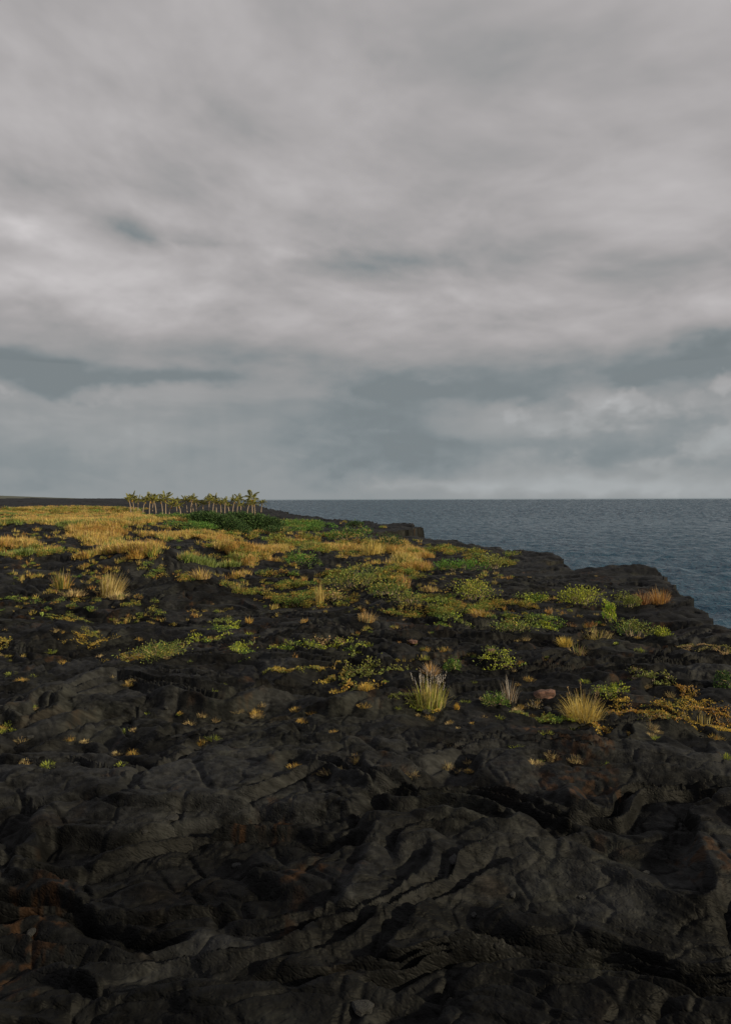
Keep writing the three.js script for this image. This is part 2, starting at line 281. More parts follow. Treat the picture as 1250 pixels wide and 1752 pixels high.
{
  const rows = [], cols = [];
  let r = 0.4; while (r < 3.6) { rows.push(r); r += 0.16; }
  while (r < 760) { rows.push(r); r += Math.min(r * r * 0.00042, r * (r < 30 ? 0.0042 : r < 70 ? 0.0058 : 0.0085)); }
  while (r < 5200) { rows.push(r); r *= 1.09; }
  const fan = 0.56, N = 750; for (let i = 0; i <= N; i++) cols.push(mix(-fan, fan, i / N));
  const M = 150; for (let i = 1; i < M; i++) cols.push(fan + (2 * Math.PI - 2 * fan) * i / M);
  const nc = cols.length, pos = new Float32Array(rows.length * nc * 3), uv = new Float32Array(rows.length * nc * 2), col = new Float32Array(rows.length * nc * 3), idx = [];
  for (let j = 0; j < rows.length; j++) for (let i = 0; i < nc; i++) {
    const x = Math.sin(cols[i]) * rows[j], d = Math.cos(cols[i]) * rows[j], y = terrain(x, d), k = j * nc + i, flag = rows[j] < 24 ? onSlab : 0;
    pos.set([x, y, -d], k * 3); uv.set([(x + y * 0.45) / 3.1, (d + y * 1.1) / 3.1], k * 2);
    const t = n2(x * 0.11 + 9, d * 0.11), t2 = fbm(x * 0.8 + 2, d * 0.8, 3), t3 = fbm(x * 2.6, d * 2.6 + 5, 2);
    let crust = 0; if (rows[j] < 90) { const ax = x + n2(x * 0.55 + 31, d * 0.55) * 0.4, ay = d + n2(x * 0.55, d * 0.55 + 53) * 0.4; plates(ax * 0.5, ay, 1.9, 7); crust = PH + 0.5; plates(ax * 0.62 + 40, ay, 0.72, 8); crust = clamp(crust * 0.6 + (PH + 0.5) * 0.4 + t2 * 0.3 + flag * 0.35); }
    let v = 0.0092 * (1 + 0.35 * t + 0.30 * t2 + 0.25 * t3) * (1 + 1.5 * smooth(0.5, 0.85, crust)), R = v * 0.96, G = v * 0.99, B = v * 1.02;   // grey weathered crust on some plates
    const rust = 0.8 * smooth(0.42, 0.75, fbm(x * 0.55 + 60, d * 0.55, 3) + t3 * 0.35) * smooth(-0.1, 0.35, fbm(x * 7, d * 7, 3)); R = mix(R, 0.046, rust); G = mix(G, 0.024, rust); B = mix(B, 0.012, rust);
    const lichen = smooth(0.2, 0.6, fbm(x * 0.4 + 20, d * 0.4 - 40, 3) + t3 * 0.2) * 0.6; R = mix(R, 0.030, lichen); G = mix(G, 0.031, lichen); B = mix(B, 0.027, lichen);
    const g = d > 0 ? goldCover(x, y, d) : 0; if (g > 0) { const gg = g * smooth(0.1, 0.5, g + t2 * 0.3); R = mix(R, 0.20, gg); G = mix(G, 0.135, gg); B = mix(B, 0.05, gg); }
    col.set([R, G, B], k * 3);
  }
  for (let j = 0; j + 1 < rows.length; j++) for (let i = 0; i < nc; i++) {
    const a = j * nc + i, b = j * nc + (i + 1) % nc, c = a + nc, e = b + nc, low = SEA - 2;
    if (pos[a * 3 + 1] < low && pos[b * 3 + 1] < low && pos[c * 3 + 1] < low && pos[e * 3 + 1] < low) continue;
    if (Math.abs(pos[b * 3 + 1] - pos[c * 3 + 1]) < Math.abs(pos[a * 3 + 1] - pos[e * 3 + 1])) idx.push(a, b, c, b, e, c); else idx.push(a, b, e, a, e, c);
  }
  const g = new THREE.BufferGeometry();
  g.setAttribute('position', new THREE.BufferAttribute(pos, 3)); g.setAttribute('uv', new THREE.BufferAttribute(uv, 2)); g.setAttribute('color', new THREE.BufferAttribute(col, 3));
  g.setIndex(idx); g.computeVertexNormals();
  const tone = rockTone.clone(); tone.repeat.set(0.43, 0.43); tone.needsUpdate = true;
  const m = new THREE.MeshPhysicalMaterial({ color: 0xffffff, vertexColors: true, map: tone, roughness: 0.62, specularIntensity: 0.15, bumpMap: rockBump, bumpScale: 0.034 });
  const o = new THREE.Mesh(g, m); o.name = 'ground'; o.userData = { kind: 'structure', label: 'black pahoehoe lava field running to the sea cliff', category: 'ground' };
  o.castShadow = o.receiveShadow = true; scene.add(o);
  console.log('ground triangles', idx.length / 3);
}

// ------------------------------------------------------------------ sea
{
  const rows = [], cols = []; let r = 26; while (r < 1500) { rows.push(r); r += Math.min(r * r * 0.00013, r * 0.008); }
  while (r < 12500) { rows.push(r); r *= 1.0055; } while (r < 80000) { rows.push(r); r *= 1.2; }
  const N = 300; for (let i = 0; i <= N; i++) cols.push(mix(-0.22, 0.58, i / N)); for (let i = 1; i < 40; i++) cols.push(0.58 + (2 * Math.PI - 0.80) * i / 40);
  const nc = cols.length, pos = [], uv = [], idx = [];
  for (let j = 0; j < rows.length; j++) for (const c of cols) {
    const q = rows[j], gap = (rows[j + 1] ?? q * 1.2) - q, x = Math.sin(c) * q, d = Math.cos(c) * q, amp = 1 - 0.5 * smooth(300, 900, q);
    let y = SEA; if (amp > 0) y += amp * (fbm(x * 0.03, d * 0.05 + 3, 2) * 0.5 + (0.5 - Math.abs(n2(x * 0.10 + 7, d * 0.15 + x * 0.02))) * 1.1 + (0.5 - Math.abs(n2(x * 0.27, d * 0.36))) * 0.55);
    y += smooth(300, 900, q) * (1 - smooth(10000, 12500, q)) * gap * 0.2 * (n2(x / (gap * 0.32 + 1.5), j * 0.77) + 0.7 * n2(x / (gap * 1.1), j * 0.31 + 60));
    pos.push(x, y, -d); uv.push(x / 30, d / 30);
  }
  for (let j = 0; j + 1 < rows.length; j++) for (let i = 0; i < nc; i++) { const a = j * nc + i, b = j * nc + (i + 1) % nc; idx.push(a, b, a + nc, b, b + nc, a + nc); }
  const g = new THREE.BufferGeometry(); g.setAttribute('position', new THREE.Float32BufferAttribute(pos, 3)); g.setAttribute('uv', new THREE.Float32BufferAttribute(uv, 2)); g.setIndex(idx); g.computeVertexNormals();
  const m = new THREE.MeshPhysicalMaterial({ color: new THREE.Color(0.019, 0.050, 0.084), roughness: 0.12, ior: 1.13, specularIntensity: 0.5, normalMap: waterNormal, normalScale: new THREE.Vector2(0.5, 0.5) });
  const o = new THREE.Mesh(g, m); o.name = 'sea'; o.userData = { kind: 'structure', label: 'choppy slate blue ocean reaching the horizon', category: 'sea' }; o.receiveShadow = o.castShadow = true; scene.add(o);
  console.log('sea triangles', idx.length / 3);
}

// ------------------------------------------------------------------ far land at the left
function ridge(name, label, d0, d1, color, prof) {
  const nr = 26, nc = 220, pos = [], idx = [];
  for (let j = 0; j < nr; j++) for (let i = 0; i < nc; i++) {
    const px = mix(-2600, 330, i / (nc - 1)), u = (px - CX) / F, t = j / (nr - 1), d = mix(d0, d1, t);
    const hgt = prof(px) * Math.sin(Math.min(1, t * 1.6) * Math.PI / 2) * (t > 0.8 ? 1 - (t - 0.8) * 3 : 1);
    const x = u * d; pos.push(x, hgt + (hgt > 0.3 ? fbm(x * 0.012, d * 0.012, 4) * hgt * 0.10 : 0) - (t === 0 ? 4 : 0), -d);
  }
  for (let j = 0; j + 1 < nr; j++) for (let i = 0; i + 1 < nc; i++) { const a = j * nc + i; idx.push(a, a + 1, a + nc, a + 1, a + nc + 1, a + nc); }
  const g = new THREE.BufferGeometry(); g.setAttribute('position', new THREE.Float32BufferAttribute(pos, 3)); g.setIndex(idx); g.computeVertexNormals();
  const o = new THREE.Mesh(g, new THREE.MeshStandardMaterial({ color: new THREE.Color(...color), roughness: 1 })); o.name = name; o.userData = { kind: 'structure', label, category: 'hill' }; o.castShadow = o.receiveShadow = true; scene.add(o);
}
ridge('hill', 'low distant blue grey hill at the far end of the shore', 5200, 7600, [0.045, 0.052, 0.04], (px) => Math.max(-8, 48 - (px - 0) * 0.205));
ridge('lava_ridge', 'long black lava ridge behind the yellow grass field', 900, 1500, [0.035, 0.035, 0.032], (px) => Math.max(-6, 6.3 - Math.max(0, px - 60) * 0.022 + fbm(px * 0.012, 3.3, 3) * 0.6));

// ------------------------------------------------------------------ helpers for things
const taken = new Map();
function numbered(name) { const n = taken.get(name) ?? 0; taken.set(name, n + 1); return n ? name + '_' + String(n).padStart(3, '0') : name; }
function thing(name, label, category, pos, turn = 0, group) {
  const o = new THREE.Group(); o.name = numbered(name); o.position.copy(pos); o.rotation.y = turn; o.userData = { label, category }; if (group) o.userData.group = group; scene.add(o); return o;
}
function part(name, geo, mat, parent, kind) { const m = new THREE.Mesh(geo, mat); m.name = name; m.castShadow = m.receiveShadow = true; if (kind) m.userData.kind = kind; parent.add(m); return m; }
class Faces {                                                // collects triangles with colours
  constructor() { this.p = []; this.c = []; this.n = []; }
  tri(a, b, c, col) { for (const v of [a, b, c]) { this.p.push(v[0], v[1], v[2]); this.c.push(col[0], col[1], col[2]); } }
  quad(a, b, c, d, col) { this.tri(a, b, c, col); this.tri(a, c, d, col); }
  // a blade: curved tapered strip from root, leaning out along (dx,dz)
  blade(x, y, z, len, lean, az, w, col, seg = 3, curl = 1) {
    const dx = Math.cos(az), dz = Math.sin(az), sx = -dz, sz = dx; let a = lean * 0.35, px = x, py = y, pz = z, pw = w;
    for (let i = 1; i <= seg; i++) {
      const t = i / seg; a = lean * (0.35 + 0.65 * t * curl); const l = len / seg, nx = px + dx * Math.sin(a) * l, ny = py + Math.cos(a) * l, nz = pz + dz * Math.sin(a) * l, nw = i === seg ? w * 0.12 : w * (1 - 0.55 * t);
      const A = [px - sx * pw, py, pz - sz * pw], B = [px + sx * pw, py, pz + sz * pw], C = [nx + sx * nw, ny, nz + sz * nw], E = [nx - sx * nw, ny, nz - sz * nw];
      if (i === seg) this.tri(A, B, [nx, ny, nz], col); else this.quad(A, B, C, E, col);
      px = nx; py = ny; pz = nz; pw = nw;
    }
    return [px, py, pz, a];
  }
  // a leaf: folded diamond at p, pointing along dir, of length l and width w
  leaf(p, dir, l, w, col, roll) {
    const [ux, uy, uz] = dir; let sx = -uz, sy = 0, sz = ux; const sl = Math.hypot(sx, sz) || 1; sx /= sl; sz /= sl;
    let nx = uy * sz - uz * sy, ny = uz * sx - ux * sz, nz = ux * sy - uy * sx;
    const c = Math.cos(roll), q = Math.sin(roll); [sx, sy, sz] = [sx * c + nx * q, sy * c + ny * q, sz * c + nz * q];
    const m = 0.55, A = p, T = [p[0] + ux * l, p[1] + uy * l - l * 0.08, p[2] + uz * l], M = [p[0] + ux * l * m, p[1] + uy * l * m, p[2] + uz * l * m];
    const up = w * 0.25, L = [M[0] + sx * w, M[1] + sy * w + up, M[2] + sz * w], R = [M[0] - sx * w, M[1] - sy * w + up, M[2] - sz * w];
    this.tri(A, L, T, col); this.tri(A, T, R, col);
  }
  rod(a, b, r, r2, col) {                                    // three-sided twig
    const d = [b[0] - a[0], b[1] - a[1], b[2] - a[2]], l = Math.hypot(...d) || 1e-6, ux = d[0] / l, uy = d[1] / l, uz = d[2] / l;
    let sx = Math.abs(uy) > 0.9 ? 1 : -uz, sz = Math.abs(uy) > 0.9 ? 0 : ux; const k = Math.hypot(sx, sz) || 1; sx /= k; sz /= k; const tx = uy * sz, ty = uz * sx - ux * sz, tz = -uy * sx;
    const ring = (p, q) => [0, 1, 2].map((i) => { const t = i * 2.0944; return [p[0] + (sx * Math.cos(t) + tx * Math.sin(t)) * q, p[1] + ty * Math.sin(t) * q, p[2] + (sz * Math.cos(t) + tz * Math.sin(t)) * q]; });
    const A = ring(a, r), B = ring(b, r2); for (let i = 0; i < 3; i++) { const j = (i + 1) % 3; this.quad(A[i], A[j], B[j], B[i], col); }
  }
  build() { const g = new THREE.BufferGeometry(); g.setAttribute('position', new THREE.Float32BufferAttribute(this.p, 3)); g.setAttribute('color', new THREE.Float32BufferAttribute(this.c, 3)); g.computeVertexNormals(); return g; }
}
const leafMat = new THREE.MeshPhysicalMaterial({ color: 0xffffff, vertexColors: true, roughness: 0.9, transmission: 0.3, thickness: 0, side: THREE.DoubleSide, specularIntensity: 0.4 });
const strawMat = new THREE.MeshPhysicalMaterial({ color: 0xffffff, vertexColors: true, roughness: 0.95, transmission: 0.3, thickness: 0, side: THREE.DoubleSide, specularIntensity: 0.3 });
const twigMat = new THREE.MeshStandardMaterial({ color: 0xffffff, vertexColors: true, roughness: 0.9 });
const C = {                                                  // linear base colours
  gold: [0.50, 0.38, 0.10], straw: [0.56, 0.46, 0.20], orange: [0.46, 0.26, 0.06], rust: [0.26, 0.11, 0.035], tan: [0.42, 0.29, 0.15], olive: [0.22, 0.225, 0.05], green: [0.10, 0.175, 0.034], lime: [0.34, 0.38, 0.04], bright: [0.09, 0.20, 0.03], dark: [0.035, 0.072, 0.022], fern: [0.18, 0.22, 0.055], grey: [0.42, 0.38, 0.34], pale: [0.55, 0.50, 0.46], yellow: [0.48, 0.34, 0.06], twig: [0.22, 0.17, 0.12], moss: [0.17, 0.18, 0.04],
};
const tint = (c, r, v = 0.3) => { const k = 1 + (r() - 0.5) * 2 * v, w = 1 + (r() - 0.5) * 0.16; return [c[0] * k * w, c[1] * k, c[2] * k / w]; };
const pick = (list, r) => list[Math.min(list.length - 1, Math.floor(r() * list.length))];

function grassGeo(seed, { n, h, w, cols, lean = 0.7, bias = [0, 0], bw = 0.006, litter = 0.25, seg = 3, flat = 1 }) {
  const r = rng(seed), f = new Faces();
  for (let i = 0; i < n; i++) {
    const az = r() * 6.283, q = Math.sqrt(r()), x = Math.cos(az) * q * w * 0.34, z = Math.sin(az) * q * w * 0.34 * flat, inner = 1 - q * 0.35;
    const a2 = az + (r() - 0.5) * 1.6, ln = lean * (0.25 + q * 0.9) * (0.5 + r()), l = h * inner * (0.55 + r() * 0.55);
    const ax = Math.atan2(Math.sin(a2) * ln + bias[1], Math.cos(a2) * ln + bias[0]), al = Math.hypot(Math.sin(a2) * ln + bias[1], Math.cos(a2) * ln + bias[0]);
    f.blade(x, -0.03, z, l, al, ax, bw * (0.7 + r() * 0.6), tint(pick(cols, r), r), seg, 1.1);
  }
  for (let i = 0; i < n * litter; i++) { const az = r() * 6.283, q = Math.sqrt(r()) * w * 0.42; f.blade(Math.cos(az) * q, 0.005, Math.sin(az) * q * flat, h * (0.25 + r() * 0.3), 1.15 + r() * 0.4, az + (r() - 0.5) * 2, bw * 0.8, tint(pick(cols, r), r), 2, 1); }
  return f.build();
}
function seedHeads(seed, { n, h, w, col, lean = 0.35, bias = [0, 0] }) {
  const r = rng(seed), f = new Faces();
  for (let i = 0; i < n; i++) {
    const az = r() * 6.283, q = Math.sqrt(r()) * w * 0.3, ln = lean * (0.3 + r()), bx = Math.cos(az) * ln + bias[0], bz = Math.sin(az) * ln + bias[1];
    const tip = f.blade(Math.cos(az) * q, 0, Math.sin(az) * q, h * (0.75 + r() * 0.4), Math.hypot(bx, bz), Math.atan2(bz, bx), 0.0028, tint(C.straw, r), 3, 1);
    const d = [Math.sin(tip[3]) * bx / (Math.hypot(bx, bz) || 1), Math.cos(tip[3]), Math.sin(tip[3]) * bz / (Math.hypot(bx, bz) || 1)];
    for (let k = 0; k < 14; k++) { const t = -0.11 + k * 0.010, p = [tip[0] + d[0] * t, tip[1] + d[1] * t, tip[2] + d[2] * t]; f.leaf(p, [d[0] * 0.8 + (r() - 0.5) * 0.9, d[1] * 0.8, d[2] * 0.8 + (r() - 0.5) * 0.9], 0.028, 0.006, tint(col, r, 0.2), r() * 3); }
  }
  return f.build();
}
// leafy shrub: sub-clumps in a dome w wide, dd deep, h high; follows the ground through gy(x,z)
function shrubGeo(seed, { w, dd = w * 0.6, h, n, leaf = 0.07, cols, clumps = 14, gy = () => 0, gap = 0.0, up = 0.5, dry = 0 }) {
  const r = rng(seed), f = new Faces(), s = new Faces(), cs = [];
  for (let i = 0; i < clumps; i++) { const a = r() * 6.283, q = Math.sqrt(r()) * 0.86, top = Math.sqrt(Math.max(0.05, 1 - q * q)); cs.push([Math.cos(a) * q * w / 2, h * top * (0.35 + 0.6 * r()), Math.sin(a) * q * dd / 2, (0.16 + 0.14 * r()) * Math.min(w, dd + h), r()]); }
  for (const c of cs) {
    const base = [c[0] * 0.55, gy(c[0] * 0.55, c[2] * 0.55) - 0.02, c[2] * 0.55], tip = [c[0], gy(c[0], c[2]) + c[1], c[2]];
    const mid = [mix(base[0], tip[0], 0.5) + (r() - 0.5) * 0.1, mix(base[1], tip[1], 0.55) + 0.03, mix(base[2], tip[2], 0.5) + (r() - 0.5) * 0.1];
    s.rod(base, mid, 0.012, 0.008, tint(C.twig, r)); s.rod(mid, tip, 0.008, 0.004, tint(C.twig, r));
    const cc = pick(cols, r), m = Math.floor(n / clumps * (0.6 + 0.8 * r()));
    for (let i = 0; i < m; i++) {
      let ax = r() * 2 - 1, ay = r() * 2 - 1, az = r() * 2 - 1; const l = Math.hypot(ax, ay, az) || 1; const q = Math.cbrt(0.12 + 0.88 * r()) * c[3]; ax /= l; ay /= l; az /= l;
      const x = c[0] + ax * q * 1.15, z = c[2] + az * q * 1.15, y = Math.max(0.01, c[1] + ay * q * Math.min(0.8, h / Math.max(w, dd) + 0.25));
      const dir = [ax * 0.7 + (r() - 0.5) * 0.8, up + (r() - 0.35) * 0.7, az * 0.7 + (r() - 0.5) * 0.8], dl = Math.hypot(...dir);
      const col = r() < dry ? tint(C.gold, r) : tint(r() < 0.75 ? cc : pick(cols, r), r, 0.35);
      f.leaf([x, y + gy(x, z), z], dir.map((q2) => q2 / dl), leaf * (0.6 + r() * 0.8), leaf * 0.24 * (0.7 + r() * 0.6), col, r() * 6.28);
    }
    if (r() < 0.5) { const e = [tip[0] + (r() - 0.5) * 0.3, tip[1] + h * 0.3 * r(), tip[2] + (r() - 0.5) * 0.3]; s.rod(tip, e, 0.004, 0.002, tint(C.tan, r)); }
  }
  return [f.build(), s.build()];
}
// creeping mat or vine: runners over the rock with small upright leaves
function creeperGeo(seed, { w, dd, n, leaf = 0.035, cols, runners = 7, gy, rise = 0.05 }) {
  const r = rng(seed), f = new Faces(), s = new Faces(), per = Math.ceil(n / runners);
  for (let k = 0; k < runners; k++) {
    let x = (r() - 0.5) * w * 0.8, z = (r() - 0.5) * dd * 0.8, a = (r() < 0.5 ? 0 : Math.PI) + (r() - 0.5) * 1.6; const len = w * (0.25 + 0.45 * r()), steps = 12, cc = pick(cols, r);
    let prev = [x, gy(x, z) + 0.015, z];
    for (let i = 0; i < steps; i++) {
      a += (r() - 0.5) * 0.9; x += Math.cos(a) * len / steps; z += Math.sin(a) * len / steps * (dd / w + 0.25);
      const p = [x, gy(x, z) + 0.015 + 0.02 * r(), z]; s.rod(prev, p, 0.004, 0.004, tint(C.twig, r)); prev = p;
      for (let j = 0; j < per / steps; j++) {
        const q = (r() + r() - 1) * 0.14 * Math.min(1.6, dd * 1.4), g = r() * 6.28, lx = x + Math.cos(g) * q, lz = z + Math.sin(g) * q;
        const dir = [Math.cos(g) * 0.7, 0.25 + r() * 0.8, Math.sin(g) * 0.7], dl = Math.hypot(...dir);
        f.leaf([lx, gy(lx, lz) + r() * r() * rise * 1.6, lz], dir.map((q2) => q2 / dl), leaf * (0.6 + 0.8 * r()), leaf * 0.3 * (0.7 + 0.6 * r()), tint(r() < 0.7 ? cc : pick(cols, r), r, 0.35), r() * 6.28);
      }
    }
  }
  return [f.build(), s.build()];
}
const localGround = (p) => (x, z) => terrain(p.x + x, -(p.z + z)) - p.y;
const mpp = (p) => -p.z / F;                                 // metres per photograph pixel at p

// ------------------------------------------------------------------ coconut palms
const barkMat = new THREE.MeshStandardMaterial({ color: new THREE.Color(0.245, 0.19, 0.14), roughness: 0.95 });
const frondGeos = [0, 1, 2, 3].map((k) => {
  const r = rng(500 + k), f = new Faces(), L = 1.75, n = 13, pts = []; let a = 0.25, x = 0, y = 0;
  for (let i = 0; i <= n; i++) { pts.push([x, y]); a -= 0.035 + 0.03 * k; x += Math.cos(a) * L / n; y += Math.sin(a) * L / n; }
  for (let i = 0; i < n; i++) {
    const [x0, y0] = pts[i], [x1, y1] = pts[i + 1], c = tint([0.19, 0.19, 0.042], r, 0.4); f.rod([x0, y0, 0], [x1, y1, 0], 0.022, 0.018, [0.24, 0.2, 0.08]);
    if (i < 2) continue; const ll = 0.52 * Math.sin((i + 1.2) / (n + 1.5) * Math.PI) + 0.12;
    for (const s of [-1, 1]) for (let q = 0; q < 2; q++) { const b = [mix(x0, x1, q / 2), mix(y0, y1, q / 2) + 0.01, 0], e = [b[0] + ll * 0.55, b[1] - ll * (0.25 + 0.35 * r()), s * ll * (0.75 + 0.15 * r())]; f.tri(b, [mix(b[0], e[0], 0.35) + 0.05, mix(b[1], e[1], 0.25), e[2] * 0.4], e, c); f.tri(b, e, [mix(b[0], e[0], 0.35) - 0.02, mix(b[1], e[1], 0.45), e[2] * 0.4], c); }
  }
  return f.build();
});
const deadMat = new THREE.MeshPhysicalMaterial({ color: new THREE.Color(2.1, 1.35, 0.75), vertexColors: true, roughness: 1, side: THREE.DoubleSide });
function palm(px, baseY, topY, opt) {
  const r = rng(9000 + px * 7), dist = opt.dist, x = (px - CX) / F * dist, base = new THREE.Vector3(x, terrain(x, dist) - 0.05, -dist);
  const total = Math.max(2.6, EYE + (HY - topY) / F * dist - base.y), hT = total * (opt.short ? 0.66 : 0.68);
  const t = thing('coconut_palm', opt.label, 'palm tree', base, r() * 6.28, 'coconut palms of the shore grove');
  const lx = (r() - 0.5) * 1.1, lz = (r() - 0.5) * 1.1, rings = 12, seg = 7, pos = [], idx = [];
  for (let i = 0; i <= rings; i++) for (let j = 0; j < seg; j++) { const q = i / rings, rad = (mix(0.125, 0.075, q) + (i === 0 ? 0.08 : 0)) * (i % 2 ? 1.07 : 0.97) * (opt.short ? 1.15 : 1), a = j / seg * 6.283; pos.push(lx * q * q + Math.cos(a) * rad, hT * q - (i === 0 ? 0.15 : 0), lz * q * q + Math.sin(a) * rad); }
  for (let i = 0; i < rings; i++) for (let j = 0; j < seg; j++) { const a = i * seg + j, b = i * seg + (j + 1) % seg; idx.push(a, a + seg, b, b, a + seg, b + seg); }
  const g = new THREE.BufferGeometry(); g.setAttribute('position', new THREE.Float32BufferAttribute(pos, 3)); g.setIndex(idx); g.computeVertexNormals();
  part('trunk', g, barkMat, t);
  const n = opt.short ? 9 : 13, sc = (opt.scale ?? (total - hT) / 1.62) * (0.8 + 0.35 * r());
  for (let i = 0; i < n; i++) { const m = part('frond', frondGeos[i % 4], leafMat, t); m.position.set(lx, hT, lz); m.rotation.set(0, i * 2.4 + r() * 0.5, mix(1.22, -0.15, Math.pow(i / n, 0.85)) + (r() - 0.5) * 0.25, 'YXZ'); m.scale.setScalar(sc * (0.8 + 0.4 * r())); }
  for (let i = 0; i < 4; i++) { const m = part('dead_frond', frondGeos[3], deadMat, t); m.userData.label = 'dry brown frond hanging against the trunk'; m.position.set(lx, hT - 0.08, lz); m.rotation.set(0, i * 1.3 + r(), -0.95 - r() * 0.45, 'YXZ'); m.scale.setScalar(sc * (0.36 + 0.2 * r())); }
}
{
  const ORD = ['first', 'second', 'third', 'fourth', 'fifth', 'sixth', 'seventh', 'eighth', 'ninth', 'tenth', 'eleventh', 'twelfth', 'thirteenth', 'fourteenth', 'fifteenth', 'sixteenth', 'seventeenth', 'eighteenth', 'nineteenth', 'twentieth', 'twenty first', 'twenty second', 'twenty third', 'twenty fourth', 'twenty fifth', 'twenty sixth', 'twenty seventh', 'twenty eighth', 'twenty ninth', 'thirtieth'];
  const P = [[224, 842], [229, 841], [236, 846, 1], [244.5, 844], [255.5, 841], [261, 842], [267, 842], [278, 845], [283.5, 840], [289.5, 856, 1], [302.5, 849], [309, 856, 1], [320, 846], [326, 842.5], [330.5, 843], [336, 851], [347, 855, 1], [357.5, 846], [364, 844.5], [370, 850], [378, 850], [384.5, 848.5], [392, 859, 1], [398, 846], [405.5, 843.5], [412, 862, 1], [422.5, 850], [431.5, 838.5], [436, 852], [446.5, 852.5]];
  P.forEach(([px, top, short], i) => {
    const r = rng(i * 31 + 5), dist = 138 + r() * 26 - (px > 420 ? 14 : 0);
    let label = `${short ? 'stunted low' : 'slender'} coconut palm, ${ORD[i]} in line from the inland end of the grove`;
    if (i === 0) label = 'coconut palm at the inland end of the grove, nearest the dark ridge';
    if (i === 27) label = 'tallest coconut palm, rising above the rest near the sea end of the grove';
    if (i === 29) label = 'lone thin coconut palm standing apart against the sea';
    palm(px, 880, top, { dist, short, label, scale: i === 29 ? 0.62 : short ? 0.75 : undefined });
  });
}

// ------------------------------------------------------------------ shrubs one can point to: px, py (foot), width px, height px, options
function shrub(name, label, category, px, py, wpx, hpx, o, group) {
  const p = at(px, py), s = mpp(p) * (o.grow ?? 1), w = wpx * s, h = hpx * s * 0.82; if (o.back !== false) p.z -= Math.min(w * 0.2, 1.2); p.y = terrain(p.x, -p.z) - 0.02;
  const dist = -p.z, leaf = o.leaf ?? clamp(dist * 0.0030, 0.045, 0.22), n = o.n ?? Math.round(clamp(w * Math.max(h, w * 0.3) / (leaf * leaf) * 6, 600, 6000));
  const [f, st] = shrubGeo(Math.round(px * 13 + py), { w, dd: o.dd ?? w * 0.6, h, n, leaf, cols: o.cols, clumps: o.clumps ?? 16, gy: localGround(p), up: o.up ?? 0.5, dry: o.dry ?? 0 });
  const t = thing(name, label, category, p, 0, group); part('foliage', f, leafMat, t, 'stuff'); part('stems', st, twigMat, t, 'stuff'); return t;
}
const NAU = { cols: [C.dark, C.dark, [0.045, 0.095, 0.026], [0.06, 0.11, 0.03]], clumps: 46 };
shrub('naupaka_shrub', 'tallest dark green thicket in front of the palms', 'shrub', 376, 905, 96, 28, { ...NAU, n: 9000 });
shrub('naupaka_shrub', 'dark green thicket below the two palms nearest the sea', 'shrub', 432, 908, 90, 29, { ...NAU, n: 9000 });
shrub('naupaka_shrub', 'tail of low dark green thicket sloping down toward the lava shore', 'shrub', 468, 916, 50, 16, NAU);
shrub('naupaka_shrub', 'long low green thicket running under the middle palms', 'shrub', 318, 889, 60, 6, { ...NAU, cols: [C.dark, C.dark, C.olive] });
shrub('naupaka_shrub', 'green bush on the black mound before the palms', 'shrub', 318, 907, 46, 9, { ...NAU, cols: [C.dark, C.dark, C.olive] });
shrub('naupaka_shrub', 'wide green bush below the dark headland', 'shrub', 598, 924, 82, 26, { ...NAU, cols: [C.green, C.dark, C.bright] });
shrub('naupaka_shrub', 'round dark green bush beside the tall golden grass', 'shrub', 666, 934, 48, 24, NAU);
shrub('naupaka_shrub', 'small dark green bush on the rise of the headland', 'shrub', 607, 899, 28, 8, NAU);
shrub('naupaka_shrub', 'green bush strip along the far shore edge', 'shrub', 505, 897, 75, 8, { ...NAU, cols: [C.olive, C.green] });
shrub('low_shrub', 'bright green leafy mound on bare lava near the shore', 'shrub', 792, 978, 88, 22, { cols: [C.bright, C.green, C.bright], clumps: 26 });
shrub('low_shrub', 'loose olive shrub beside the bright green mound', 'shrub', 842, 974, 52, 30, { cols: [C.olive, C.fern], clumps: 20 });
shrub('low_shrub', 'bright green mat shrub amid golden grass', 'shrub', 512, 967, 60, 22, { cols: [C.bright, C.green], clumps: 22 });
shrub('low_shrub', 'large olive shrub at the middle of the lava field', 'shrub', 605, 1012, 105, 40, { cols: [C.olive, C.fern, C.green], clumps: 34, dry: 0.06 });
shrub('low_shrub', 'olive shrub with dry stalks on the seaward side of the largest shrub', 'shrub', 668, 1020, 75, 34, { cols: [C.olive, C.green, C.fern], clumps: 24, dry: 0.12 });
shrub('low_shrub', 'low green shrub trailing below the largest shrub', 'shrub', 700, 1046, 70, 26, { cols: [C.fern, C.green, C.olive], clumps: 20, dry: 0.05 });
shrub('low_shrub', 'dark green fern clump left of the upright golden stalks', 'shrub', 520, 1036, 62, 28, { cols: [C.green, C.fern], clumps: 18 });
shrub('low_shrub', 'half dry olive shrub between the fern clump and largest shrub', 'shrub', 567, 1030, 50, 24, { cols: [C.olive, C.tan, C.fern], clumps: 16, dry: 0.2 });
shrub('low_shrub', 'rounded olive shrub with golden grass at its foot', 'shrub', 806, 1028, 92, 38, { cols: [C.olive, C.fern, C.lime], clumps: 28, dry: 0.1 });
shrub('low_shrub', 'flat green shrub on the lava below the rounded olive shrub', 'shrub', 884, 1083, 78, 26, { cols: [C.fern, C.green, C.olive], clumps: 18, dry: 0.05 });
shrub('low_shrub', 'dense yellow green shrub in front of the black cliff top', 'shrub', 1008, 1040, 86, 32, { cols: [C.lime, C.lime, C.olive], clumps: 26, up: 0.9 });
shrub('upright_bush', 'narrow bright yellow green bush, tallest of the cliff plants', 'shrub', 1041, 1066, 26, 40, { cols: [C.lime, [0.2, 0.32, 0.03]], clumps: 12, dd: 0.5, up: 1.1 });
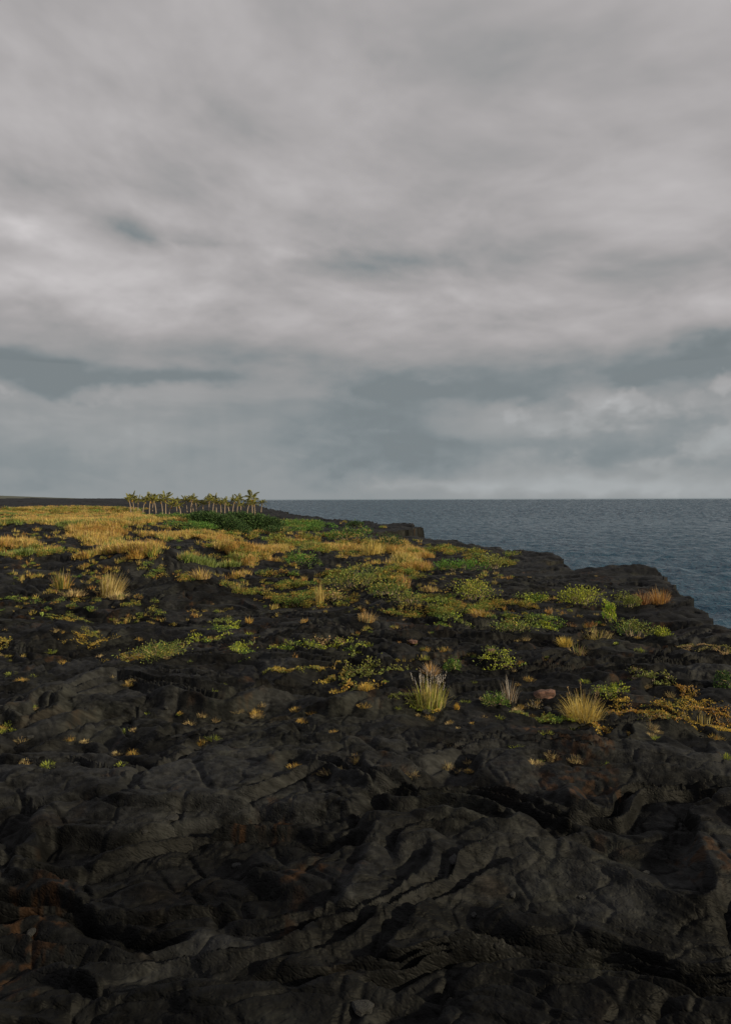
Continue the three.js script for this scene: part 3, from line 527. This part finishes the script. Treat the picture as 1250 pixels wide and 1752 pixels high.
shrub('low_shrub', 'small olive shrub just seaward of the yellow green bush', 'shrub', 1078, 1042, 40, 26, { cols: [C.fern, C.olive], clumps: 12 });
shrub('low_shrub', 'sprawling grey green shrub low on the seaward lava slope', 'shrub', 1092, 1092, 68, 34, { cols: [C.fern, C.olive, C.green], clumps: 14 });
shrub('low_shrub', 'pale green sprig trailing beside the sprawling shrub', 'shrub', 1132, 1090, 40, 16, { cols: [C.fern, C.lime], clumps: 8 });
shrub('fern_patch', 'green fern and grass patch in a hollow of foreground lava', 'fern', 252, 1126, 104, 32, { cols: [C.fern, C.green, C.moss], clumps: 26, dry: 0.08, n: 2600, leaf: 0.04 });
shrub('fern_patch', 'small dark green fern left of the dry stalks', 'fern', 848, 1213, 42, 26, { cols: [C.green, C.fern], clumps: 10 });
shrub('low_shrub', 'dark green shrub cut off by the frame at the sea side', 'shrub', 1246, 1176, 34, 24, { cols: [C.green, C.dark], clumps: 10 });
shrub('fern_patch', 'green fern spray behind the golden grass clump', 'fern', 1048, 1195, 62, 24, { cols: [C.fern, C.lime, C.green], clumps: 14 });
shrub('fern_patch', 'single green sprig above the seeding grass clump', 'fern', 776, 1150, 34, 26, { cols: [C.fern, C.bright], clumps: 6 });
shrub('low_shrub', 'green bush low at the inland edge of the yellow field', 'shrub', 12, 888, 30, 8, { cols: [C.green, C.dark], clumps: 14 });

// ------------------------------------------------------------------ grass clumps one can point to
function clump(label, px, py, wpx, hpx, o, heads, group) {
  const p = at(px, py), s = mpp(p), w = wpx * s, h = hpx * s; p.y -= 0.01;
  const t = thing('grass_clump', label, 'grass', p, 0, group);
  part('blades', grassGeo(Math.round(px * 11 + py * 3), { n: o.n ?? 170, h: h * 1.12, w, bw: Math.max(0.0045, -p.z * 0.00032), ...o }), strawMat, t, 'stuff');
  if (heads) part('seed_heads', seedHeads(px + py, { n: heads.n, h: h * 0.98, w, col: heads.col ?? C.pale, lean: heads.lean, bias: o.bias }), strawMat, t);
}
clump('green grass clump with pale feathery seed heads', 735, 1208, 76, 52, { n: 210, cols: [C.olive, C.fern, C.gold, C.lime, C.straw], lean: 0.35, flat: 0.6, litter: 0.15 }, { n: 26, col: C.pale, lean: 0.25 });
clump('bushy golden grass clump beside the dry bare stalks', 998, 1230, 76, 52, { n: 300, cols: [C.gold, C.straw, C.gold, C.yellow], lean: 0.85 }, { n: 10, col: C.tan, lean: 0.4 });
clump('tall straw grass clump swept over to seaward on the black mound', 190, 1016, 52, 46, { n: 330, cols: [C.straw, C.gold, C.tan], lean: 0.45, bias: [0.3, 0] }, { n: 12, col: C.tan, lean: 0.3 });
clump('pale straw skirt of grass at the foot of the swept clump', 203, 1022, 44, 18, { n: 150, cols: [C.straw, C.tan], lean: 1.0 });
clump('russet grass tuft mixed with green sprigs on the black mound', 106, 1004, 34, 36, { n: 190, cols: [C.orange, C.tan, C.olive, C.fern], lean: 0.5 });
clump('pale grass mat joining the russet tuft and the swept clump', 125, 1016, 60, 14, { n: 170, cols: [C.straw, C.tan], lean: 1.0 });
clump('tan grass tuft alone on smooth lava below the olive shrubs', 628, 1062, 38, 22, { n: 150, cols: [C.tan, C.straw, C.orange], lean: 0.7, bias: [0.15, 0] });
clump('yellow grass tuft with grey stalk on bare lava', 967, 1106, 32, 22, { n: 170, cols: [C.gold, C.yellow], lean: 0.75, bias: [-0.15, 0] });
clump('brown wiry dry grass nearest the cliff edge', 1128, 1034, 44, 32, { n: 200, cols: [C.tan, C.rust, C.orange], lean: 0.55 });
clump('brown wiry dry grass just inland of the cliff edge clump', 1100, 1034, 34, 26, { n: 150, cols: [C.tan, C.rust], lean: 0.6 });
clump('tan mounded grass below the yellow green bush', 1022, 1095, 62, 24, { n: 260, cols: [C.tan, C.straw, C.olive], lean: 0.9 });
clump('small tan grass tangle above the mounded grass', 1007, 1072, 26, 12, { n: 90, cols: [C.tan, C.rust], lean: 1.0 });
clump('orange grass patch behind the black mound', 150, 952, 70, 14, { n: 300, cols: [C.orange, C.gold], lean: 0.6 });
clump('bright orange grass tuft beside the orange patch', 232, 953, 42, 15, { n: 220, cols: [C.orange, C.gold, C.orange], lean: 0.6 });
clump('tan grass tuft on the slope of the black mound', 343, 988, 44, 22, { n: 180, cols: [C.tan, C.gold], lean: 0.7 });
clump('pale grass tuft below the slope of the black mound', 400, 1008, 40, 18, { n: 160, cols: [C.straw, C.fern, C.tan], lean: 0.8 });
clump('tallest golden grass stand by the round dark bush', 636, 950, 56, 30, { n: 320, cols: [C.gold, C.straw, C.gold], lean: 0.4 });
clump('golden grass stand reaching seaward of the tall stand', 690, 962, 60, 24, { n: 260, cols: [C.gold, C.olive, C.straw], lean: 0.5 });
clump('upright golden stalks amid the olive shrubs', 546, 1036, 18, 44, { n: 110, cols: [C.gold, C.straw], lean: 0.2 });
clump('golden grass fringe at the foot of the rounded olive shrub', 822, 1054, 60, 16, { n: 220, cols: [C.gold, C.orange, C.tan], lean: 0.7 });
clump('tiny brown tuft between the flat shrub and cliff plants', 939, 1050, 16, 14, { n: 70, cols: [C.orange, C.tan], lean: 0.6 });
clump('tiny orange tuft beside the green creepers', 425, 1066, 16, 16, { n: 70, cols: [C.orange, C.gold], lean: 0.4 });
clump('small dry forked tuft on dark rock', 520, 1066, 18, 14, { n: 50, cols: [C.straw, C.orange], lean: 0.5 });
clump('orange dead grass tuft left of the seeding clump', 626, 1181, 30, 20, { n: 160, cols: [C.orange, C.gold, C.yellow], lean: 0.9 });
clump('orange and grey dead tuft behind the seeding clump', 737, 1153, 32, 26, { n: 170, cols: [C.orange, C.tan, C.grey], lean: 0.9 });
clump('sparse thin grass stalks on the orange mat', 1204, 1236, 40, 24, { n: 40, cols: [C.straw, C.gold], lean: 0.15 });
clump('dead bare stalks beside the bushy golden clump', 872, 1200, 36, 44, { n: 46, cols: [C.grey, C.tan, C.twig], lean: 0.5 });
clump('flattened dead grass under the reddish rock', 918, 1208, 50, 16, { n: 140, cols: [C.tan, C.grey, C.straw], lean: 1.15 });
clump('orange grass spikes at the seaward end of the olive shrubs', 690, 1002, 34, 26, { n: 120, cols: [C.orange, C.tan], lean: 0.4 });
clump('thin tan grass row on the lava shelf', 733, 1010, 46, 12, { n: 120, cols: [C.tan, C.gold], lean: 0.5 });
clump('small orange tuft on the mossy edge beside the seeding clump', 781, 1212, 12, 12, { n: 50, cols: [C.yellow, C.orange], lean: 0.4 });
clump('low tan tuft on lava under the yellow green shrub', 978, 1072, 22, 10, { n: 80, cols: [C.tan, C.rust], lean: 0.9 });
clump('dry stalk tuft right of the yellow tuft', 990, 1120, 36, 26, { n: 46, cols: [C.tan, C.olive], lean: 0.8 });

// ------------------------------------------------------------------ creepers and mats
function creeper(name, label, px, py, wpx, hpx, o, group) {
  const p = at(px, py), p2 = at(px, py - hpx), s = mpp(p), w = wpx * s, dd = clamp(p.distanceTo(p2), 0.3, name === 'moss_mat' ? 0.9 : 1.6), t = thing(name, label, 'creeper', p, o.turn ?? 0, group);
  const gyRaw = localGround(p), c = Math.cos(o.turn ?? 0), q = Math.sin(o.turn ?? 0), gy = (x, z) => gyRaw(x * c + z * q, -x * q + z * c);
  const [f, st] = creeperGeo(Math.round(px * 17 + py), { w, dd, n: o.n ?? Math.round(clamp(w * dd * (name === 'moss_mat' ? 3800 : 800), 400, 4200)), leaf: o.leaf ?? (name === 'moss_mat' ? 0.028 : 0.042), cols: o.cols, runners: o.runners ?? 8, gy, rise: o.rise ?? (name === 'moss_mat' ? 0.025 : 0.06) });
  part('leaves', f, leafMat, t, 'stuff'); part('runners', st, twigMat, t, 'stuff');
}
const GRN = [C.fern, C.lime, C.green], ORG = [C.yellow, C.orange, C.moss, C.yellow];
creeper('creeper', 'green creeper streak trailing across dark lava inland', 55, 1028, 80, 10, { cols: GRN });
creeper('moss_mat', 'yellow green mat under the single broad leaf', 112, 1056, 55, 14, { cols: [C.moss, C.yellow, C.fern], turn: -0.4 });
creeper('moss_mat', 'orange mat trailing down from the yellow green mat', 155, 1092, 60, 26, { cols: ORG, turn: -0.7 });
creeper('moss_mat', 'orange mat at the foot of the green fern patch', 232, 1127, 60, 10, { cols: ORG });
creeper('creeper', 'green creeper along the rock ledge beyond the fern patch', 350, 1098, 60, 14, { cols: GRN });
creeper('creeper', 'green creeper end nearest the rock slab', 410, 1112, 60, 20, { cols: GRN });
creeper('creeper', 'upper green creeper near the tiny orange tuft', 385, 1068, 56, 14, { cols: GRN });
creeper('creeper', 'leafy green creeper with upright tips on smooth lava', 520, 1104, 70, 24, { cols: GRN, rise: 0.09, leaf: 0.045 });
creeper('creeper', 'green creeper with dead brown centre on smooth lava', 568, 1108, 50, 22, { cols: [C.fern, C.lime, C.tan], rise: 0.09, leaf: 0.045 });
creeper('creeper', 'short green creeper seaward of the dead brown centre', 615, 1110, 40, 16, { cols: GRN, rise: 0.08, leaf: 0.045 });
creeper('moss_mat', 'yellow green moss band along the lava ledge', 530, 1148, 100, 12, { cols: [C.moss, C.fern, C.yellow] });
creeper('moss_mat', 'yellowest stretch of the moss band on the ledge', 595, 1150, 60, 10, { cols: [C.yellow, C.moss] });
creeper('creeper', 'olive creeper climbing from the moss band', 655, 1144, 90, 26, { cols: [C.olive, C.fern, C.moss], rise: 0.09, leaf: 0.045 });
creeper('moss_mat', 'green and yellow moss edge below the seeding grass clump', 700, 1202, 80, 12, { cols: [C.moss, C.fern, C.lime] });
creeper('moss_mat', 'small golden mat right under the seeding grass clump', 745, 1209, 28, 6, { cols: ORG });
creeper('creeper', 'dry golden creeper around the orange dead tuft', 595, 1178, 60, 22, { cols: [C.yellow, C.orange, C.fern] });
creeper('creeper', 'green leaf vine on lava by the rusty stones', 862, 1124, 56, 12, { cols: [C.lime, C.fern], rise: 0.07, leaf: 0.045 });
creeper('creeper', 'green streak leading to the yellow green shrub', 925, 1030, 70, 12, { cols: GRN, rise: 0.12, leaf: 0.07 });
creeper('creeper', 'thin green creeper between the rounded and flat shrubs', 905, 1062, 90, 16, { cols: GRN, leaf: 0.06 });
creeper('creeper', 'green mat left of the rounded olive shrub', 760, 1030, 60, 12, { cols: GRN, leaf: 0.07 });
creeper('creeper', 'green creeper under the low trailing shrub', 755, 1060, 50, 16, { cols: GRN, leaf: 0.06 });
creeper('moss_mat', 'golden mat fringe under the low trailing shrub', 715, 1052, 60, 10, { cols: [C.yellow, C.moss] });
creeper('moss_mat', 'brightest orange mat on the seaward foreground lava', 1100, 1210, 90, 18, { cols: ORG });
creeper('moss_mat', 'thin orange mat below the brightest orange mat', 1085, 1222, 60, 8, { cols: ORG });
creeper('moss_mat', 'ruddy mat with green bits above the thin stalks', 1150, 1232, 70, 12, { cols: [C.orange, C.moss, C.rust] });
creeper('moss_mat', 'orange mat behind the thin stalks', 1195, 1222, 90, 18, { cols: ORG });
creeper('moss_mat', 'small orange cushion on grey slab', 1176, 1193, 20, 16, { cols: [C.yellow, C.orange] });
creeper('creeper', 'dark leaf vine draped over the grey slab', 1130, 1165, 60, 16, { cols: [C.fern, C.twig, C.moss], leaf: 0.05 });
creeper('moss_mat', 'pale moss flecks high on the seaward lava slope', 1170, 1110, 60, 8, { cols: [C.moss, C.tan] });
creeper('moss_mat', 'pale moss flecks by the frame edge on the seaward slope', 1225, 1110, 50, 8, { cols: [C.moss, C.tan] });
creeper('moss_mat', 'golden moss streak sloping down below the flattened grass', 925, 1240, 66, 16, { cols: [C.yellow, C.moss, C.fern], turn: -0.3 });
creeper('moss_mat', 'small gold moss spot under the bushy golden clump', 1030, 1248, 30, 6, { cols: ORG });
creeper('creeper', 'green creeper rim below the bushy golden clump', 965, 1236, 50, 8, { cols: GRN });
creeper('creeper', 'green leaves at the landward frame edge', 6, 1098, 30, 10, { cols: [C.moss, C.yellow] });
{ // one broad young leaf
  const p = at(70, 1056), t = thing('seedling', 'single upright pale green leaf pair on inland lava', 'plant', p), f = new Faces(), r = rng(4);
  for (let i = 0; i < 7; i++) { const a = i * 0.9; f.leaf([0, 0.02 + i * 0.012, 0], [Math.cos(a) * 0.45, 0.88, Math.sin(a) * 0.3], 0.17 - i * 0.008, 0.05, tint([0.28, 0.36, 0.08], r), a); }
  part('leaves', f.build(), leafMat, t);
}

// ------------------------------------------------------------------ loose stones
function stoneGeo(seed, flat = 0.6) {
  const g = new THREE.IcosahedronGeometry(0.5, 1), p = g.attributes.position, r = rng(seed), o = r() * 50;
  for (let i = 0; i < p.count; i++) { const x = p.getX(i), y = p.getY(i), z = p.getZ(i), k = 0.35 + 1.25 * f3(x * 2.1 + o, y * 2.1, z * 2.1 + o, 3); p.setXYZ(i, x * k * 1.3, clamp(y * k, -0.3, 0.34) * flat * 1.2, z * k); }
  g.computeVertexNormals(); return g;
}
const stones = [0, 1, 2, 3, 4, 5].map((i) => stoneGeo(60 + i, 0.45 + 0.07 * i));
const stoneMat = new THREE.MeshStandardMaterial({ color: new THREE.Color(0.020, 0.021, 0.022), roughness: 0.85, map: rockTone, bumpMap: rockBump, bumpScale: 0.02 });
const redMat = new THREE.MeshStandardMaterial({ color: new THREE.Color(0.15, 0.075, 0.055), roughness: 0.9, map: rockTone, bumpMap: rockBump, bumpScale: 0.02 });
function stone(label, p, size, k, mat, group, turn) { const m = new THREE.Mesh(stones[k % 6], mat); m.name = numbered('lava_stone'); m.userData = { label, category: 'rock' }; if (group) m.userData.group = group; m.castShadow = m.receiveShadow = true; m.position.copy(p); m.position.y += size * 0.06; m.scale.setScalar(size); m.rotation.y = turn; scene.add(m); }
stone('reddish brown stone between the dead stalks and golden clump', at(932, 1192), 0.30, 3, redMat, null, 0.4);
stone('rusty stone near the green leaf vine', at(838, 1116), 0.2, 2, redMat, null, 1.4);
stone('small rusty stone above the dead tuft', at(705, 1100), 0.2, 1, redMat, null, 2.4);

{
  const r = rng(321); let n = 0; while (n < 16) { const px = r() * 1300 - 25, py = 1060 + r() * 690, p = at(px, py); if (coastDistance(p.x, -p.z) < 3) continue; const dd = -p.z, e = 0.3, dip = (terrain(p.x + e, dd) + terrain(p.x - e, dd) + terrain(p.x, dd + e) + terrain(p.x, dd - e)) / 4 - p.y; if (dip < 0.005) continue; stone('loose black lava fragment lying in a hollow of the rock', p, 0.05 + 0.13 * r() * r(), n, stoneMat, 'loose lava fragments', r() * 6.28); n++; }
}

// ------------------------------------------------------------------ lesser tufts that are alike, scattered in the cracks
{
  const kinds = [['small dry tan grass tuft in a crack', [C.tan, C.straw], 0.8], ['small golden grass tuft in a crack', [C.gold, C.orange], 0.7], ['small green leafy sprig in a crack', [C.fern, C.lime], 0.9]];
  const protos = kinds.map(([, cols, lean], k) => [0, 1, 2].map((v) => grassGeo(3000 + k * 10 + v, { n: k === 2 ? 70 : 130, h: 0.17, w: 0.34, cols, lean: lean + 0.35, bw: k === 2 ? 0.006 : 0.0026, seg: 3, litter: 0.5 })));
  const r = rng(515); let made = 0, tries = 0;
  while (made < 190 && tries++ < 9000) {
    const px = r() * 1290 - 20, py = 985 + r() * 345;
    const p = at(px, py); if (coastDistance(p.x, -p.z) < 2.5) continue;
    const e = 0.35, y = p.y, dip = (terrain(p.x + e, -p.z) + terrain(p.x - e, -p.z) + terrain(p.x, -p.z + e) + terrain(p.x, -p.z - e)) / 4 - y; if (dip < 0.006) continue;
    const k = r() < 0.45 ? 0 : r() < 0.5 ? 1 : 2, area = (py < 1075 ? 'upper' : py < 1180 ? 'middle' : 'lowest') + (px < 420 ? ' inland lava' : px < 830 ? ' central lava' : ' seaward lava'), lab = kinds[k][0] + ' on the ' + area, t = thing('grass_tuft', lab, 'grass', p, r() * 6.28, 'tufts: ' + lab), s = (0.42 + r() * 0.6) * (py > 1190 ? 0.8 : 1); t.scale.set(s, s * (0.7 + 0.5 * r()), s);
    part('blades', protos[k][made % 3], strawMat, t, 'stuff'); made++;
  }
}

// ------------------------------------------------------------------ the grass field and low ground cover, beyond counting
function scatter(name, label, category, geos, mat, list) {
  const per = geos.map(() => []); list.forEach((e, i) => per[i % geos.length].push(e));
  geos.forEach((g, k) => {
    const im = new THREE.InstancedMesh(g, mat, per[k].length), m = new THREE.Matrix4(), q = new THREE.Quaternion(), Y = new THREE.Vector3(0, 1, 0), c = new THREE.Color();
    per[k].forEach((e, i) => { m.compose(e.p, q.setFromAxisAngle(Y, e.a), new THREE.Vector3(e.s, e.s * e.t, e.s)); im.setMatrixAt(i, m); im.setColorAt(i, c.setRGB(...e.c)); });
    im.name = numbered(name); im.userData = { kind: 'stuff', label, category, group: name }; im.castShadow = im.receiveShadow = true; scene.add(im);
  });
  console.log(name, list.length);
}
{
  const r = rng(99), list = [], green = [];
  for (let i = 0; i < 260000 && list.length < 26000; i++) {
    const d = 1 / mix(1 / 215, 1 / 26, Math.pow(r(), 1.15)), px = -260 + r() * 1010, x = (px - CX) / F * d, y = terrain(x, d);
    if (y < -1.5) continue;
    const c = goldCover(x, y, d); if (r() > c * 0.9) continue;
    const t = fbm(x * 0.2 + 40, d * 0.16, 3), hue = t + (r() - 0.5) * 0.5;
    const col = hue > 0.42 ? [0.9, 0.72, 0.6] : hue < -0.4 ? [0.42, 0.68, 0.55] : [0.9 + 0.25 * r(), 0.9 + 0.12 * r(), 0.9];
    list.push({ p: new THREE.Vector3(x, y - 0.03, -d), a: r() * 6.28, s: 0.75 + r() * 0.6 + d * 0.0035, t: (0.6 + r() * 0.5) * (d > 90 ? 0.8 : 1), c: col });
  }
  const geos = [0, 1, 2].map((k) => grassGeo(700 + k, { n: 34, h: 0.44, w: 0.62, cols: [C.gold, C.straw, C.gold, C.tan, C.olive], lean: 0.55, bw: 0.014, seg: 2, litter: 0.1 }));
  scatter('dry_grass', 'golden dry grass covering the field inland of the palms', 'grass', geos, strawMat, list);
  // low green cover: px, py, half width, half height, amount, tone
  const G = [[515, 902, 60, 8, 120, 0], [520, 930, 70, 16, 200, 1], [380, 918, 60, 6, 90, 1], [300, 886, 40, 3, 60, 0], [120, 872, 130, 6, 240, 1], [600, 940, 60, 12, 200, 1], [760, 945, 70, 10, 160, 1], [560, 1015, 110, 28, 240, 1], [720, 1040, 70, 20, 220, 1], [460, 1000, 80, 20, 110, 1], [400, 945, 60, 20, 180, 1], [300, 975, 60, 20, 80, 1], [860, 1045, 60, 14, 120, 1], [60, 945, 70, 10, 120, 1], [330, 900, 50, 8, 120, 0], [640, 985, 90, 10, 160, 1], [700, 975, 40, 8, 80, 1], [860, 960, 60, 10, 60, 1], [200, 1040, 150, 20, 60, 1]];
  for (const [gx0, gy0, w, hh, n, tone] of G) for (let i = 0; i < n; i++) {
    const a = r() * 6.28, q = Math.sqrt(r()), px = gx0 + Math.cos(a) * q * w, py = gy0 + Math.sin(a) * q * hh, p = at(px, py); if (coastDistance(p.x, -p.z) < 3 || fbm(p.x * 0.5, p.z * 0.4, 3) < 0.02) continue;
    const s = clamp(-p.z * 0.022, 0.5, 2.2) * (0.7 + r() * 0.7); green.push({ p: p.setY(p.y - 0.02), a: r() * 6.28, s, t: 0.8 + r() * 0.4, c: tone ? [0.8 + r() * 1.0, 0.8 + r() * 0.3, 0.9] : [0.6, 0.75 + r() * 0.3, 0.8] });
  }
  const slope = [];
  for (let i = 0; i < 9000; i++) {
    const px = -30 + r() * 1130, py = 893 + Math.pow(r(), 1.5) * 240; if (px > 640 + (py - 893) * 2.6 || (py > 1050 && r() < 0.45)) continue;
    const p = at(px, py), d = -p.z; if (coastDistance(p.x, d) < 3.2 || fbm(p.x * 0.3 + 7, d * 0.25, 3) < -0.12 + (px < 320 && py > 960 ? 0.22 : 0)) continue;
    const e = 0.012 * d + 0.2, dip = (terrain(p.x + e, d) + terrain(p.x - e, d) + terrain(p.x, d + e) + terrain(p.x, d - e)) / 4 - p.y; if (dip < (d > 22 ? -0.01 : 0.008)) continue;
    if (r() < 0.42) green.push({ p: p.setY(p.y - 0.02), a: r() * 6.28, s: clamp(d * 0.016, 0.35, 1.4) * (0.5 + r() * 0.6), t: 0.8 + r() * 0.4, c: [0.9 + r() * 0.9, 0.9 + r() * 0.4, 0.9] });
    else slope.push({ p: p.setY(p.y - 0.02), a: r() * 6.28, s: clamp(d * 0.018, 0.35, 1.1) * (0.5 + r() * 0.7), t: 0.7 + r() * 0.5, c: r() < 0.3 ? [0.95, 0.72, 0.6] : [1, 1, 0.9] });
  }
  scatter('crack_grass', 'thin dry grass growing along cracks of the lava slope', 'grass', geos, strawMat, slope);
  const sp = [0, 1, 2].map((k) => shrubGeo(820 + k, { w: 0.6, dd: 0.5, h: 0.2, n: 110, leaf: 0.075, cols: [C.fern, C.green, C.olive], clumps: 7 })[0]);
  scatter('ground_cover', 'low olive green ground cover between the grass and shrubs', 'plants', sp, leafMat, green);
}

renderer.render(scene, camera);
